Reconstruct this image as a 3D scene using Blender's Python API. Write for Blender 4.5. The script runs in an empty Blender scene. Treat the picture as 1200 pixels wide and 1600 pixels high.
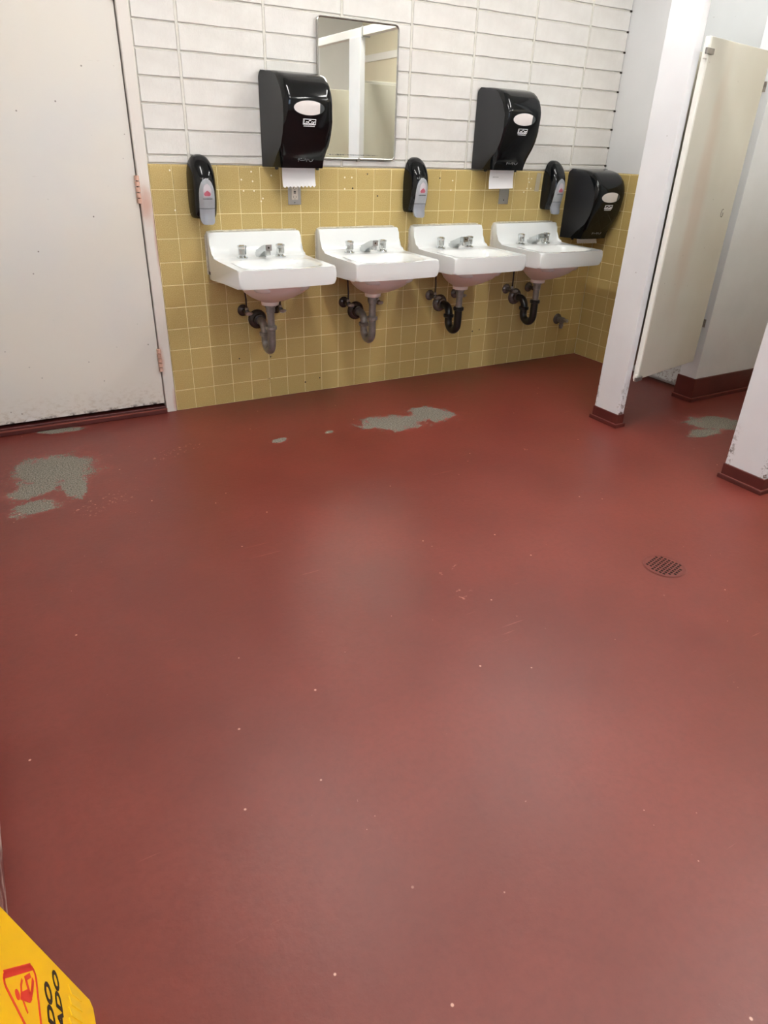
import bpy, bmesh, math, random
from mathutils import Matrix, Vector
random.seed(7)
PI = math.pi
scene = bpy.context.scene
COL = scene.collection

# ------------------------------------------------------------------ camera, world, exposure
CAMX, CAMY, CAMZ = -0.79138, -3.57959, 1.30899
RIGHT = Vector((0.86770, -0.49605, 0.03209)); FWD = Vector((0.44927, 0.75498, -0.47767))
RIGHT.normalize(); FWD = (FWD - RIGHT * FWD.dot(RIGHT)).normalized(); UP = RIGHT.cross(FWD)
cam_data = bpy.data.cameras.new('camera'); cam = bpy.data.objects.new('camera', cam_data); COL.objects.link(cam)
cam_data.sensor_fit = 'VERTICAL'; cam_data.sensor_height = 36.0; cam_data.lens = 1054.29 / 1600 * 36.0
cam_data.clip_start = 0.02
cam.matrix_world = Matrix(((RIGHT.x, UP.x, -FWD.x, CAMX), (RIGHT.y, UP.y, -FWD.y, CAMY), (RIGHT.z, UP.z, -FWD.z, CAMZ), (0, 0, 0, 1)))
scene.camera = cam
world = bpy.data.worlds.new('world'); scene.world = world; world.use_nodes = True
world.node_tree.nodes['Background'].inputs[0].default_value = (0.62, 0.78, 1.0, 1)
world.node_tree.nodes['Background'].inputs[1].default_value = 7.0
vs = scene.view_settings
vs.view_transform = 'Standard'; vs.look = 'None'; vs.gamma = 1.0; vs.use_curve_mapping = False
vs.exposure = 0.12
TUBE_STRENGTH = 52.0
CEIL = 2.60
TUBE_POS = [(0.30, -1.25), (1.86, -1.25), (0.30, -3.4), (1.86, -3.4), (2.95, -3.0)]     # centres of the ceiling strip lights; the last is added to brighten the stalls

# ------------------------------------------------------------------ helpers
def lin(c):
    f = lambda v: v / 12.92 if v <= 0.04045 else ((v + 0.055) / 1.055) ** 2.4
    return tuple(f(v / 255.0) for v in c) + (1.0,)

class NT:
    """small wrapper that builds node materials"""
    def __init__(s, name):
        s.m = bpy.data.materials.new(name); s.m.use_nodes = True
        s.t = s.m.node_tree; s.b = s.t.nodes['Principled BSDF']; s.out = s.t.nodes['Material Output']
    def n(s, typ, **kw):
        nd = s.t.nodes.new(typ)
        for k, v in kw.items(): setattr(nd, k, v)
        return nd
    def put(s, sock, v):
        if isinstance(v, bpy.types.NodeSocket): s.t.links.new(v, sock)
        else: sock.default_value = v
    def math(s, op, a, b=0.0, c=0.0, clamp=False):
        nd = s.n('ShaderNodeMath', operation=op); nd.use_clamp = clamp
        s.put(nd.inputs[0], a); s.put(nd.inputs[1], b); s.put(nd.inputs[2], c); return nd.outputs[0]
    def obj(s): return s.n('ShaderNodeTexCoord').outputs['Object']
    def mapped(s, vec, scale=(1, 1, 1), loc=(0, 0, 0), rot=(0, 0, 0)):
        nd = s.n('ShaderNodeMapping'); s.put(nd.inputs[0], vec)
        nd.inputs['Location'].default_value = loc; nd.inputs['Rotation'].default_value = rot; nd.inputs['Scale'].default_value = scale
        return nd.outputs[0]
    def noise(s, vec, scale, detail=3.0, rough=0.55, dist=0.0):
        nd = s.n('ShaderNodeTexNoise'); s.put(nd.inputs['Vector'], vec)
        nd.inputs['Scale'].default_value = scale; nd.inputs['Detail'].default_value = detail
        nd.inputs['Roughness'].default_value = rough; nd.inputs['Distortion'].default_value = dist
        return nd.outputs[0]
    def voro(s, vec, scale, feature='F1'):
        nd = s.n('ShaderNodeTexVoronoi', feature=feature); s.put(nd.inputs['Vector'], vec); nd.inputs['Scale'].default_value = scale
        return nd
    def step(s, v, lo, hi):
        nd = s.n('ShaderNodeMapRange'); nd.interpolation_type = 'SMOOTHSTEP'; s.put(nd.inputs[0], v)
        nd.inputs[1].default_value = lo; nd.inputs[2].default_value = hi
        return nd.outputs[0]
    def mix(s, f, a, b):
        nd = s.n('ShaderNodeMix', data_type='RGBA'); s.put(nd.inputs[0], f); s.put(nd.inputs[6], a); s.put(nd.inputs[7], b)
        return nd.outputs[2]
    def sep(s, vec):
        nd = s.n('ShaderNodeSeparateXYZ'); s.put(nd.inputs[0], vec); return nd.outputs
    def ell(s, xyz, c, r, rot=0.0, axes=(0, 1)):
        """normalised elliptical distance from c in two object axes"""
        dx = s.math('SUBTRACT', xyz[axes[0]], c[0]); dy = s.math('SUBTRACT', xyz[axes[1]], c[1])
        ca, sa = math.cos(rot), math.sin(rot)
        u = s.math('ADD', s.math('MULTIPLY', dx, ca / r[0]), s.math('MULTIPLY', dy, sa / r[0]))
        v = s.math('ADD', s.math('MULTIPLY', dx, -sa / r[1]), s.math('MULTIPLY', dy, ca / r[1]))
        return s.math('SQRT', s.math('ADD', s.math('MULTIPLY', u, u), s.math('MULTIPLY', v, v)))
    def bump(s, h, strength=0.3, dist=0.01):
        nd = s.n('ShaderNodeBump'); nd.inputs['Strength'].default_value = strength; nd.inputs['Distance'].default_value = dist
        s.put(nd.inputs['Height'], h); s.put(s.b.inputs['Normal'], nd.outputs[0])
    def set(s, color=None, rough=None, metal=None, **kw):
        if color is not None: s.put(s.b.inputs['Base Color'], color)
        if rough is not None: s.put(s.b.inputs['Roughness'], rough)
        if metal is not None: s.put(s.b.inputs['Metallic'], metal)
        for k, v in kw.items(): s.put(s.b.inputs[k.replace('_', ' ')], v)
        return s.m

M = {}
def simple(key, rgb, rough=0.5, metal=0.0, var=0.0, nscale=20.0, bump=0.0, bscale=120.0, **kw):
    t = NT(key); c = lin(rgb)
    if var:
        f = t.noise(t.obj(), nscale, 4)
        d = tuple(max(0, v * (1 - var)) for v in c[:3]) + (1,)
        c = t.mix(t.step(f, 0.3, 0.7), d, c)
    if bump: t.bump(t.noise(t.obj(), bscale, 3), bump, 0.002)
    M[key] = t.set(c, rough, metal, **kw)
    return M[key]

def make_materials():
    # floor paint with worn-through concrete patches
    t = NT('floor_paint'); o = t.obj(); xyz = t.sep(o)
    big = t.noise(o, 1.3, 4, 0.6); fine = t.noise(o, 55, 3, 0.6); edge = t.noise(o, 12, 6, 0.72); edge2 = t.noise(o, 60, 3, 0.7)
    base = t.mix(t.step(big, 0.3, 0.7), lin((100, 39, 31)), lin((116, 49, 40)))
    base = t.mix(t.math('MULTIPLY', t.step(fine, 0.35, 0.75), 0.25), base, lin((90, 35, 28)))
    ells = [((-0.68, -0.52), (0.17, 0.17), 0.4), ((-0.76, -0.68), (0.13, 0.07), 0.7), ((-0.79, -0.86), (0.085, 0.06), 0.2), ((-0.62, -0.72), (0.06, 0.11), 0.0),
            ((-0.59, -0.045), (0.10, 0.035), -0.2),
            ((0.98, -0.66), (0.17, 0.10), -0.3), ((1.24, -0.64), (0.125, 0.11), -0.5), ((1.11, -0.66), (0.09, 0.055), -0.3), ((0.84, -0.66), (0.04, 0.03), 0.0), ((0.345, -0.63), (0.045, 0.025), 0.2), ((0.62, -0.635), (0.03, 0.02), 0.2),
            ((2.62, -1.43), (0.17, 0.10), -0.35), ((2.44, -1.50), (0.12, 0.05), 0.0)]
    fld = None
    for c, r, a in ells:
        e = t.ell(xyz, c, r, a); fld = e if fld is None else t.math('MINIMUM', fld, e)
    fld = t.math('ADD', fld, t.math('MULTIPLY', t.math('SUBTRACT', edge, 0.5), 2.5))
    fld = t.math('ADD', fld, t.math('MULTIPLY', t.math('SUBTRACT', edge2, 0.5), 1.5))
    worn = t.math('SUBTRACT', 1.0, t.step(fld, 0.93, 1.0))
    halo = t.math('MULTIPLY', t.math('SUBTRACT', 1.0, t.step(fld, 1.05, 1.45)), 0.45)
    conc = t.mix(t.step(t.noise(o, 170, 2, 0.7), 0.35, 0.65), lin((80, 76, 68)), lin((140, 134, 122)))
    col = t.mix(halo, base, lin((128, 54, 46)))
    col = t.mix(worn, col, conc)
    # pale flecks and chips scattered over the paint
    v = t.voro(o, 11.0); fl = t.math('SUBTRACT', 1.0, t.step(v.outputs['Distance'], 0.025, 0.045))
    pick = t.step(t.noise(o, 3.1, 2), 0.42, 0.5)
    col = t.mix(t.math('MULTIPLY', t.math('MULTIPLY', fl, pick), 0.75), col, lin((216, 170, 150)))
    v2 = t.voro(t.mapped(o, loc=(3.3, 1.7, 0)), 27.0); fl2 = t.math('SUBTRACT', 1.0, t.step(v2.outputs['Distance'], 0.03, 0.06))
    pick2 = t.step(t.noise(t.mapped(o, loc=(7, 2, 0)), 2.2, 3), 0.56, 0.62)
    col = t.mix(t.math('MULTIPLY', t.math('MULTIPLY', fl2, pick2), 0.6), col, lin((206, 150, 132)))
    cf = None
    for c, rr in (((0.388, -2.127), (.035, .022)), ((-0.28, -2.673), (.014, .012)), ((0.467, -2.316), (.022, .012)), ((1.40, -1.258), (.035, .014)), ((0.43, -1.98), (.05, .008)), ((-0.52, -0.92), (.10, .05)), ((-0.60, -0.97), (.05, .05)), ((-0.15, -0.55), (.12, .04)), ((0.10, -0.23), (.035, .012)), ((1.05, -2.9), (.012, .012)), ((0.05, -2.85), (.010, .010))):
        e = t.ell(xyz, c, rr, 0.3); cf = e if cf is None else t.math('MINIMUM', cf, e)
    cm = t.math('MULTIPLY', t.math('SUBTRACT', 1.0, t.step(cf, 0.8, 1.5)), t.step(t.noise(o, 52, 4, 0.65), 0.60, 0.63))
    col = t.mix(t.math('MULTIPLY', cm, 0.7), col, lin((186, 132, 116)))
    # long faint scratches
    sc = t.noise(t.mapped(o, scale=(1.2, 26, 1), rot=(0, 0, 0.5)), 3.0, 2, 0.5)
    sm = t.math('MULTIPLY', t.step(sc, 0.72, 0.76), t.step(t.noise(o, 1.9, 2), 0.5, 0.6))
    col = t.mix(t.math('MULTIPLY', sm, 0.3), col, lin((188, 116, 100)))
    rough = t.math('ADD', t.math('MULTIPLY', big, 0.16), t.math('ADD', 0.33, t.math('MULTIPLY', worn, 0.5)))
    h = t.math('ADD', t.math('MULTIPLY', t.noise(o, 70, 3, 0.6), 0.5), t.math('MULTIPLY', t.noise(o, 9, 3), 1.0))
    h = t.math('ADD', h, t.math('MULTIPLY', t.math('MULTIPLY', worn, t.noise(o, 230, 2)), 0.9))
    t.bump(h, 0.2, 0.004)
    M['floor'] = t.set(col, rough, Specular_IOR_Level=0.5)
    # glazed wall tile
    t = NT('tile_glaze'); o = t.obj(); rnd = t.n('ShaderNodeObjectInfo').outputs['Random']
    sp = t.noise(t.mapped(o, loc=(0, 0, 0)), 260, 3, 0.7); cl = t.noise(o, 24, 4, 0.6)
    c = t.mix(t.step(sp, 0.3, 0.72), lin((170, 147, 90)), lin((203, 182, 124)))
    c = t.mix(t.math('MULTIPLY', t.step(cl, 0.4, 0.8), 0.3), c, lin((186, 160, 96)))
    c = t.mix(t.math('MULTIPLY', rnd, 0.22), c, lin((192, 162, 98)))
    t.bump(t.noise(o, 40, 2), 0.12, 0.002)
    M['tile'] = t.set(c, t.math('ADD', 0.16, t.math('MULTIPLY', cl, 0.14)))
    t = NT('tile_grout'); o = t.obj(); d = t.step(t.noise(o, 6, 4, 0.7), 0.60, 0.72)
    M['grout'] = t.set(t.mix(d, lin((232, 218, 166)), lin((150, 122, 76))), 0.75)
    # painted concrete block
    t = NT('block_paint'); o = t.obj(); rnd = t.n('ShaderNodeObjectInfo').outputs['Random']
    por = t.voro(t.mapped(o, loc=(0.3, 0, 0.1)), 60).outputs['Distance']; pk = t.step(t.noise(o, 8, 3), 0.58, 0.68)
    pit = t.math('MULTIPLY', t.math('SUBTRACT', 1.0, t.step(por, 0.06, 0.16)), pk)
    c = t.mix(t.step(t.noise(o, 7, 4), 0.3, 0.7), lin((214, 211, 205)), lin((226, 224, 219)))
    c = t.mix(t.math('MULTIPLY', rnd, 0.25), c, lin((222, 220, 220)))
    c = t.mix(t.math('MULTIPLY', pit, 0.5), c, lin((170, 162, 150)))
    h = t.math('SUBTRACT', t.math('ADD', t.math('MULTIPLY', t.noise(o, 60, 4, 0.65), 1.0), t.math('MULTIPLY', t.noise(t.mapped(o, scale=(1, 1, 3)), 14, 3), 0.8)), pit)
    t.bump(h, 0.35, 0.004)
    M['block'] = t.set(c, 0.55)
    simple('mortar', (217, 214, 205), 0.7, var=0.12, nscale=30, bump=0.4)
    simple('plaster', (216, 217, 218), 0.55, var=0.04, nscale=3, bump=0.08, bscale=60)
    simple('ceiling_paint', (225, 225, 220), 0.8)
    simple('stall_wall', (224, 216, 192), 0.6, var=0.05, nscale=2)
    # painted steel door with scuffs, stains and bare dirty bottom edge
    t = NT('door_paint'); o = t.obj(); xyz = t.sep(o)
    c = t.mix(t.step(t.noise(o, 1.7, 3), 0.35, 0.7), lin((224, 219, 209)), lin((217, 215, 211)))
    c = t.mix(t.math('MULTIPLY', t.step(t.noise(t.mapped(o, scale=(1, 1, .35)), 2.2, 3), 0.55, 0.8), 0.4), c, lin((216, 203, 170)))
    sc = t.math('MULTIPLY', t.step(t.noise(t.mapped(o, scale=(3, 1, 26)), 2.6, 3, 0.6), 0.69, 0.75), t.step(t.noise(o, 4.0, 2), 0.48, 0.6))
    c = t.mix(t.math('MULTIPLY', sc, 0.6), c, lin((150, 142, 130)))
    sp = t.voro(o, 16).outputs['Distance']; spm = t.math('MULTIPLY', t.math('SUBTRACT', 1.0, t.step(sp, 0.03, 0.075)), t.step(t.noise(o, 5, 2), 0.42, 0.5))
    c = t.mix(t.math('MULTIPLY', spm, 0.8), c, lin((100, 88, 76)))
    low = t.math('SUBTRACT', 1.0, t.step(xyz[2], 0.0, 0.16))
    drt = t.math('MULTIPLY', low, t.step(t.noise(t.mapped(o, scale=(1, 1, 2)), 30, 5, 0.7), 0.46, 0.66))
    c = t.mix(t.math('MULTIPLY', drt, 0.35), c, lin((160, 136, 100)))
    bare = t.math('MULTIPLY', t.math('SUBTRACT', 1.0, t.step(xyz[2], 0.0, 0.022)), t.step(t.noise(o, 22, 4, .7), 0.48, 0.62))
    c = t.mix(bare, c, lin((70, 56, 46)))
    t.bump(t.noise(o, 45, 3), 0.06, 0.003)
    M['door'] = t.set(c, 0.42)
    # door jamb paint with rust bleeding from the hinges
    t = NT('jamb_paint'); o = t.obj(); xyz = t.sep(o)
    nz = t.math('MULTIPLY', t.math('SUBTRACT', t.noise(o, 12, 3), 0.5), 0.8)
    e = t.math('MINIMUM', t.ell(xyz, (-0.03, 1.03), (0.05, 0.11), 0, (0, 2)), t.ell(xyz, (-0.05, 0.285), (0.02, 0.09), 0, (0, 2)))
    e = t.math('MINIMUM', e, t.ell(xyz, (0.0, 0.86), (0.014, 0.26), 0, (0, 2)))
    e = t.math('MINIMUM', e, t.ell(xyz, (0.0, 0.05), (0.02, 0.10), 0, (0, 2)))
    rust = t.math('SUBTRACT', 1.0, t.step(t.math('ADD', e, nz), 0.0, 1.15))
    c = t.mix(t.math('MULTIPLY', rust, 0.65), lin((224, 218, 211)), lin((186, 124, 96)))
    M['jamb'] = t.set(c, 0.42)
    simple('hinge_paint', (222, 178, 158), 0.45, var=0.25, nscale=60)
    simple('gap_shade', (22, 20, 19), 0.9); simple('hinge_gap_shade', (96, 58, 46), 0.8)  # both dark tones stand in for shade inside the gaps
    # stall steel
    def stall(key, rgb, chips):
        t = NT(key); o = t.obj(); xyz = t.sep(o)
        c = t.mix(t.step(t.noise(o, 2.5, 3), 0.3, 0.7), lin(rgb), lin(tuple(v - 7 for v in rgb)))
        sp = t.voro(o, 20).outputs['Distance']
        m = t.math('MULTIPLY', t.math('SUBTRACT', 1.0, t.step(sp, 0.03, 0.07)), t.step(t.noise(o, 6, 2), 0.5, 0.56))
        low = t.math('SUBTRACT', 1.0, t.step(xyz[2], 0.06, 0.30))
        ch = t.math('MULTIPLY', t.math('MULTIPLY', low, t.step(t.math('ABSOLUTE', xyz[1]), 0.062, 0.088)), t.step(t.noise(o, 42, 5, 0.75), 0.53, 0.56))
        m = t.math('ADD', t.math('MULTIPLY', m, 0.6), t.math('MULTIPLY', ch, chips), clamp=True)
        c = t.mix(m, c, lin((88, 66, 54)))
        t.bump(t.noise(o, 70, 2), 0.05, 0.002)
        M[key] = t.set(c, 0.38)
    stall('side_door_paint', (206, 210, 211), 0.6)
    stall('pilaster_paint', (228, 229, 232), 1.0)
    t = NT('stall_door_paint'); o = t.obj(); xyz = t.sep(o)
    c = t.mix(t.step(t.noise(o, 2.0, 3), 0.3, 0.7), lin((214, 212, 203)), lin((205, 202, 191)))
    st = t.math('SUBTRACT', 1.0, t.step(t.math('ADD', t.ell(xyz, (0.21, 0.85), (0.08, 0.75), 0.0, (0, 2)), t.math('MULTIPLY', t.math('SUBTRACT', t.noise(t.mapped(o, scale=(1, 1, .2)), 9, 3), .5), 1.0)), 0.2, 1.1))
    c = t.mix(t.math('MULTIPLY', st, 0.4), c, lin((196, 168, 148)))
    sp = t.voro(o, 14).outputs['Distance']; m = t.math('MULTIPLY', t.math('SUBTRACT', 1.0, t.step(sp, 0.02, 0.05)), t.step(t.noise(o, 6, 2), 0.5, 0.56))
    c = t.mix(t.math('MULTIPLY', m, 0.6), c, lin((120, 106, 92)))
    M['stall_door'] = t.set(c, 0.38)
    simple('panel_cream', (214, 211, 196), 0.42, var=0.05, nscale=2)
    simple('door_edge', (236, 235, 228), 0.4)
    simple('pier_paint', (224, 227, 231), 0.5, var=0.05, nscale=5, bump=0.1, bscale=70)
    # dark red base paint
    t = NT('base_paint'); o = t.obj()
    c = t.mix(t.step(t.noise(o, 8, 3), 0.3, 0.7), lin((76, 31, 28)), lin((90, 38, 33)))
    ch = t.step(t.noise(o, 34, 5, 0.7), 0.69, 0.73)
    c = t.mix(t.math('MULTIPLY', ch, 0.5), c, lin((130, 70, 62)))
    M['base'] = t.set(c, 0.35)
    t = NT('base_paint_scuffed'); o = t.obj()
    c = t.mix(t.step(t.noise(t.mapped(o, scale=(1, .35, 1)), 26, 5, 0.7), 0.45, 0.62), lin((104, 48, 44)), lin((178, 158, 150)))
    M['base_scuffed'] = t.set(c, 0.5)
    simple('base_ridge', (136, 74, 64), 0.4)
    # sanitary ware
    t = NT('porcelain'); M['porcelain'] = t.set(lin((238, 241, 240)), 0.12, 0.0, Coat_Weight=0.4, Coat_Roughness=0.05)
    simple('bowl_underside', (232, 220, 214), 0.35)  # white ware tinted with pink light bounced off the floor
    simple('chrome', (205, 208, 208), 0.12, 1.0)
    simple('chrome_worn', (182, 174, 168), 0.3, 0.8, var=0.35, nscale=50)
    simple('pipe_metal', (142, 138, 136), 0.28, 0.45, var=0.3, nscale=35)
    simple('pipe_brown', (86, 76, 72), 0.25, 0.55, var=0.5, nscale=40)
    simple('pipe_tarnished', (128, 120, 116), 0.26, 0.5, var=0.45, nscale=40)
    simple('pipe_black', (22, 23, 24), 0.32)
    simple('caulk', (214, 206, 186), 0.6, var=0.3, nscale=60)
    # dispensers
    simple('black_gloss', (11, 13, 15), 0.09, 0.0, Specular_IOR_Level=0.32)
    simple('black_matte', (32, 33, 37), 0.42, bump=0.12, bscale=700)  # same plastic as the front, greyer with reflected light painted in
    simple('dispenser_foot', (20, 20, 20), 0.5)
    simple('smoked_window', (66, 70, 72), 0.15)
    simple('roll_paper', (226, 220, 218), 0.35, var=0.05, nscale=20)
    simple('paper', (236, 235, 236), 0.75, bump=0.15, bscale=250)
    simple('print_white', (235, 236, 240), 0.5)
    simple('print_grey', (128, 132, 134), 0.45)
    simple('print_dark', (40, 52, 46), 0.5)
    simple('soap_grey', (160, 163, 168), 0.32, var=0.05, nscale=60)
    simple('soap_lever', (146, 149, 156), 0.22)
    simple('soap_window', (196, 188, 194), 0.08)
    simple('soap_red', (176, 92, 108), 0.3)
    simple('steel_plate', (178, 176, 172), 0.38, 0.85)
    simple('outlet_face', (214, 206, 194), 0.45)
    simple('slot_dark', (50, 44, 40), 0.6)
    simple('filler_white', (240, 232, 206), 0.7)
    simple('hole_dark', (44, 34, 26), 0.9)
    t = NT('clear_tape'); M['tape'] = t.set(lin((222, 214, 190)), 0.25, Alpha=0.45)
    # mirror
    t = NT('mirror_glass'); o = t.obj(); xyz = t.sep(o)
    px = t.math('SUBTRACT', t.math('FRACT', t.math('DIVIDE', xyz[0], 0.0095)), 0.5); pz = t.math('SUBTRACT', t.math('DIVIDE', t.math('SUBTRACT', xyz[2], 0.021), 0.0095), 0.0)
    d = t.math('SQRT', t.math('ADD', t.math('MULTIPLY', px, px), t.math('MULTIPLY', pz, pz)))
    d = t.math('ADD', d, t.math('MULTIPLY', t.math('SUBTRACT', t.noise(o, 40, 2), 0.45), 0.7))
    dots = t.math('SUBTRACT', 1.0, t.step(d, 0.27, 0.36))
    rng = t.math('SUBTRACT', 1.0, t.step(t.math('ABSOLUTE', t.math('ADD', xyz[0], 0.03)), 0.12, 0.16))
    dots = t.math('MULTIPLY', dots, rng)
    t.set(t.mix(dots, lin((246, 247, 240)), lin((30, 30, 28))), t.math('ADD', 0.015, t.math('MULTIPLY', dots, 0.5)), t.math('SUBTRACT', 1.0, dots))
    M['mirror'] = t.m
    simple('mirror_frame', (176, 174, 168), 0.28, 1.0, var=0.2, nscale=15)
    # yellow sign
    simple('sign_yellow', (255, 200, 0), 0.35, var=0.03, nscale=4)
    simple('sign_emboss', (248, 200, 40), 0.35)
    simple('sign_red', (228, 58, 40), 0.4)
    simple('sign_black', (34, 26, 18), 0.45)
    simple('drain_paint', (112, 50, 42), 0.4, var=0.2, nscale=60)
    simple('drain_ring', (104, 45, 38), 0.45)
    simple('drain_shade', (16, 7, 6), 0.9)
    simple('white_enamel', (236, 236, 232), 0.4)
    t = NT('tube_glow'); t.set((0.9, 0.9, 0.9, 1), 0.5); t.put(t.b.inputs['Emission Color'], (1.0, 0.985, 0.955, 1)); t.put(t.b.inputs['Emission Strength'], TUBE_STRENGTH); M['tube'] = t.m
    t = NT('window_glass'); g = t.n('ShaderNodeBsdfTransparent'); gl = t.n('ShaderNodeBsdfGlossy'); gl.inputs['Roughness'].default_value = 0.02
    mx = t.n('ShaderNodeMixShader'); mx.inputs[0].default_value = 0.06
    t.t.links.new(g.outputs[0], mx.inputs[1]); t.t.links.new(gl.outputs[0], mx.inputs[2]); t.t.links.new(mx.outputs[0], t.out.inputs[0]); M['glass'] = t.m
make_materials()

def empty(name, loc=(0, 0, 0), rot=(0, 0, 0)):
    o = bpy.data.objects.new(name, None); COL.objects.link(o); o.location = loc; o.rotation_euler = rot; o.empty_display_size = 0.05
    return o
def tag(o, label, cat, group=None):
    o['label'] = label; o['category'] = cat
    if group: o['group'] = group
    return o
def struct(o, label=None):
    o['kind'] = 'structure'
    if label: o['label'] = label
    return o
def link(name, me, mat, parent=None, loc=None, rot=None):
    if mat is not None and not me.materials: me.materials.append(M[mat] if isinstance(mat, str) else mat)
    o = bpy.data.objects.new(name, me); COL.objects.link(o)
    if parent: o.parent = parent
    if loc: o.location = loc
    if rot: o.rotation_euler = rot
    return o
def finish(name, bm, mat, parent=None, smooth=False, loc=None, rot=None, bevel=0.0, seg=2, angle=35):
    if bevel:
        bm.normal_update()
        es = [e for e in bm.edges if len(e.link_faces) == 2 and e.calc_face_angle(0) > math.radians(angle)]
        bmesh.ops.bevel(bm, geom=es, offset=bevel, segments=seg, profile=0.5, affect='EDGES', clamp_overlap=True)
    bmesh.ops.recalc_face_normals(bm, faces=bm.faces)
    me = bpy.data.meshes.new(name); bm.to_mesh(me); bm.free()
    if smooth:
        for p in me.polygons: p.use_smooth = True
        try: me.set_sharp_from_angle(angle=math.radians(40))
        except Exception: pass
    return link(name, me, mat, parent, loc, rot)
def box(bm, lo, hi):
    vs_ = [bm.verts.new((x, y, z)) for z in (lo[2], hi[2]) for y in (lo[1], hi[1]) for x in (lo[0], hi[0])]
    for f in ((0, 1, 3, 2), (4, 6, 7, 5), (0, 4, 5, 1), (2, 3, 7, 6), (0, 2, 6, 4), (1, 5, 7, 3)): bm.faces.new([vs_[i] for i in f])
def boxes(name, lst, mat, parent=None, bevel=0.0, **kw):
    bm = bmesh.new()
    for lo, hi in lst: box(bm, lo, hi)
    return finish(name, bm, mat, parent, bevel=bevel, **kw)
def prism(bm, pts, vec):
    a = [bm.verts.new(p) for p in pts]; b = [bm.verts.new(Vector(p) + Vector(vec)) for p in pts]
    bm.faces.new(a); bm.faces.new(b[::-1])
    for i in range(len(pts)): j = (i + 1) % len(pts); bm.faces.new((a[i], b[i], b[j], a[j]))
def tube(bm, path, rad, seg=14, cap=True):
    P = [Vector(p) for p in path]; n = len(P)
    R = rad if isinstance(rad, (list, tuple)) else [rad] * n
    T = [(P[min(i + 1, n - 1)] - P[max(i - 1, 0)]).normalized() for i in range(n)]
    ref = Vector((0, 0, 1)) if abs(T[0].z) < 0.9 else Vector((1, 0, 0))
    U = (ref - T[0] * ref.dot(T[0])).normalized(); rings = []
    for i in range(n):
        U = (U - T[i] * U.dot(T[i])).normalized(); V = T[i].cross(U)
        rings.append([bm.verts.new(P[i] + (U * math.cos(2 * PI * k / seg) + V * math.sin(2 * PI * k / seg)) * R[i]) for k in range(seg)])
    for a, b in zip(rings, rings[1:]):
        for k in range(seg): bm.faces.new((a[k], a[(k + 1) % seg], b[(k + 1) % seg], b[k]))
    if cap: bm.faces.new(rings[0][::-1]); bm.faces.new(rings[-1])
def lathe(bm, prof, origin, axis, seg=24):
    """prof = [(radius, distance along axis)]"""
    o = Vector(origin); a = Vector(axis).normalized()
    tube(bm, [o + a * h for _, h in prof], [max(r, 1e-4) for r, _ in prof], seg)
def arc(c, r, a0, a1, n, plane='yz'):
    out = []
    for i in range(n + 1):
        a = a0 + (a1 - a0) * i / n; u, v = r * math.cos(a), r * math.sin(a)
        out.append((c[0], c[1] + u, c[2] + v) if plane == 'yz' else (c[0] + u, c[1], c[2] + v))
    return out
def interp(tab, x):
    """smooth (cosine-free) piecewise cubic through a sorted table"""
    if x <= tab[0][0]: return tab[0][1]
    for (x0, y0), (x1, y1) in zip(tab, tab[1:]):
        if x <= x1: return y0 + (y1 - y0) * (x - x0) / (x1 - x0)
    return tab[-1][1]
def copy_thing(root, loc, label):
    r = root.copy(); COL.objects.link(r); r.location = loc; r['label'] = label
    for ch in list(root.children):
        c = ch.copy(); COL.objects.link(c); c.parent = r
        for g in list(ch.children):
            d = g.copy(); COL.objects.link(d); d.parent = c
    return r
def text_mesh(name, body, size, mat, parent, mtx, extrude=0.0003, width=None, align='CENTER', bold=0.0):
    cu = bpy.data.curves.new(name, 'FONT'); cu.body = body; cu.size = size; cu.extrude = extrude; cu.align_x = align; cu.align_y = 'BOTTOM_BASELINE'
    cu.resolution_u = 3; cu.offset = bold
    ob = bpy.data.objects.new(name, cu); COL.objects.link(ob)
    bpy.context.view_layer.update()
    me = bpy.data.meshes.new_from_object(ob.evaluated_get(bpy.context.evaluated_depsgraph_get()))
    bpy.data.objects.remove(ob); bpy.data.curves.remove(cu)
    xs = [v.co.x for v in me.vertices]
    if width and xs:
        k = width / (max(xs) - min(xs))
        for v in me.vertices: v.co.x *= k
    me.transform(mtx)
    return link(name, me, mat, parent)

# ------------------------------------------------------------------ setting
PITCH = 0.109; TILE_TOP = 11 * PITCH; XC = 2.927; XL = -1.02; XS = 3.65; YF = -5.2
struct(boxes('floor', [((XL - .15, YF - .15, -0.1), (XS + .15, 0.2, 0.0))], 'floor'), 'dark red painted concrete floor worn through to grey in patches')
struct(boxes('ceiling', [((XL - .15, YF - .15, CEIL), (XS + .15, 0.2, CEIL + .1))], 'ceiling_paint'))

wall_back = struct(boxes('wall_back', [((0.0, 0.012, 0.0), (XC + .1, 0.2, CEIL)), ((XL - .15, 0.012, 2.12), (0.0, 0.2, CEIL)), ((XL - .15, 0.14, 0.0), (0.0, 0.2, 2.12)), ((XL - .15, 0.0, 0), (XL + .02, 0.2, 2.12))], 'mortar'),
                   'white painted block wall above yellow tile wainscot')
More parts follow.
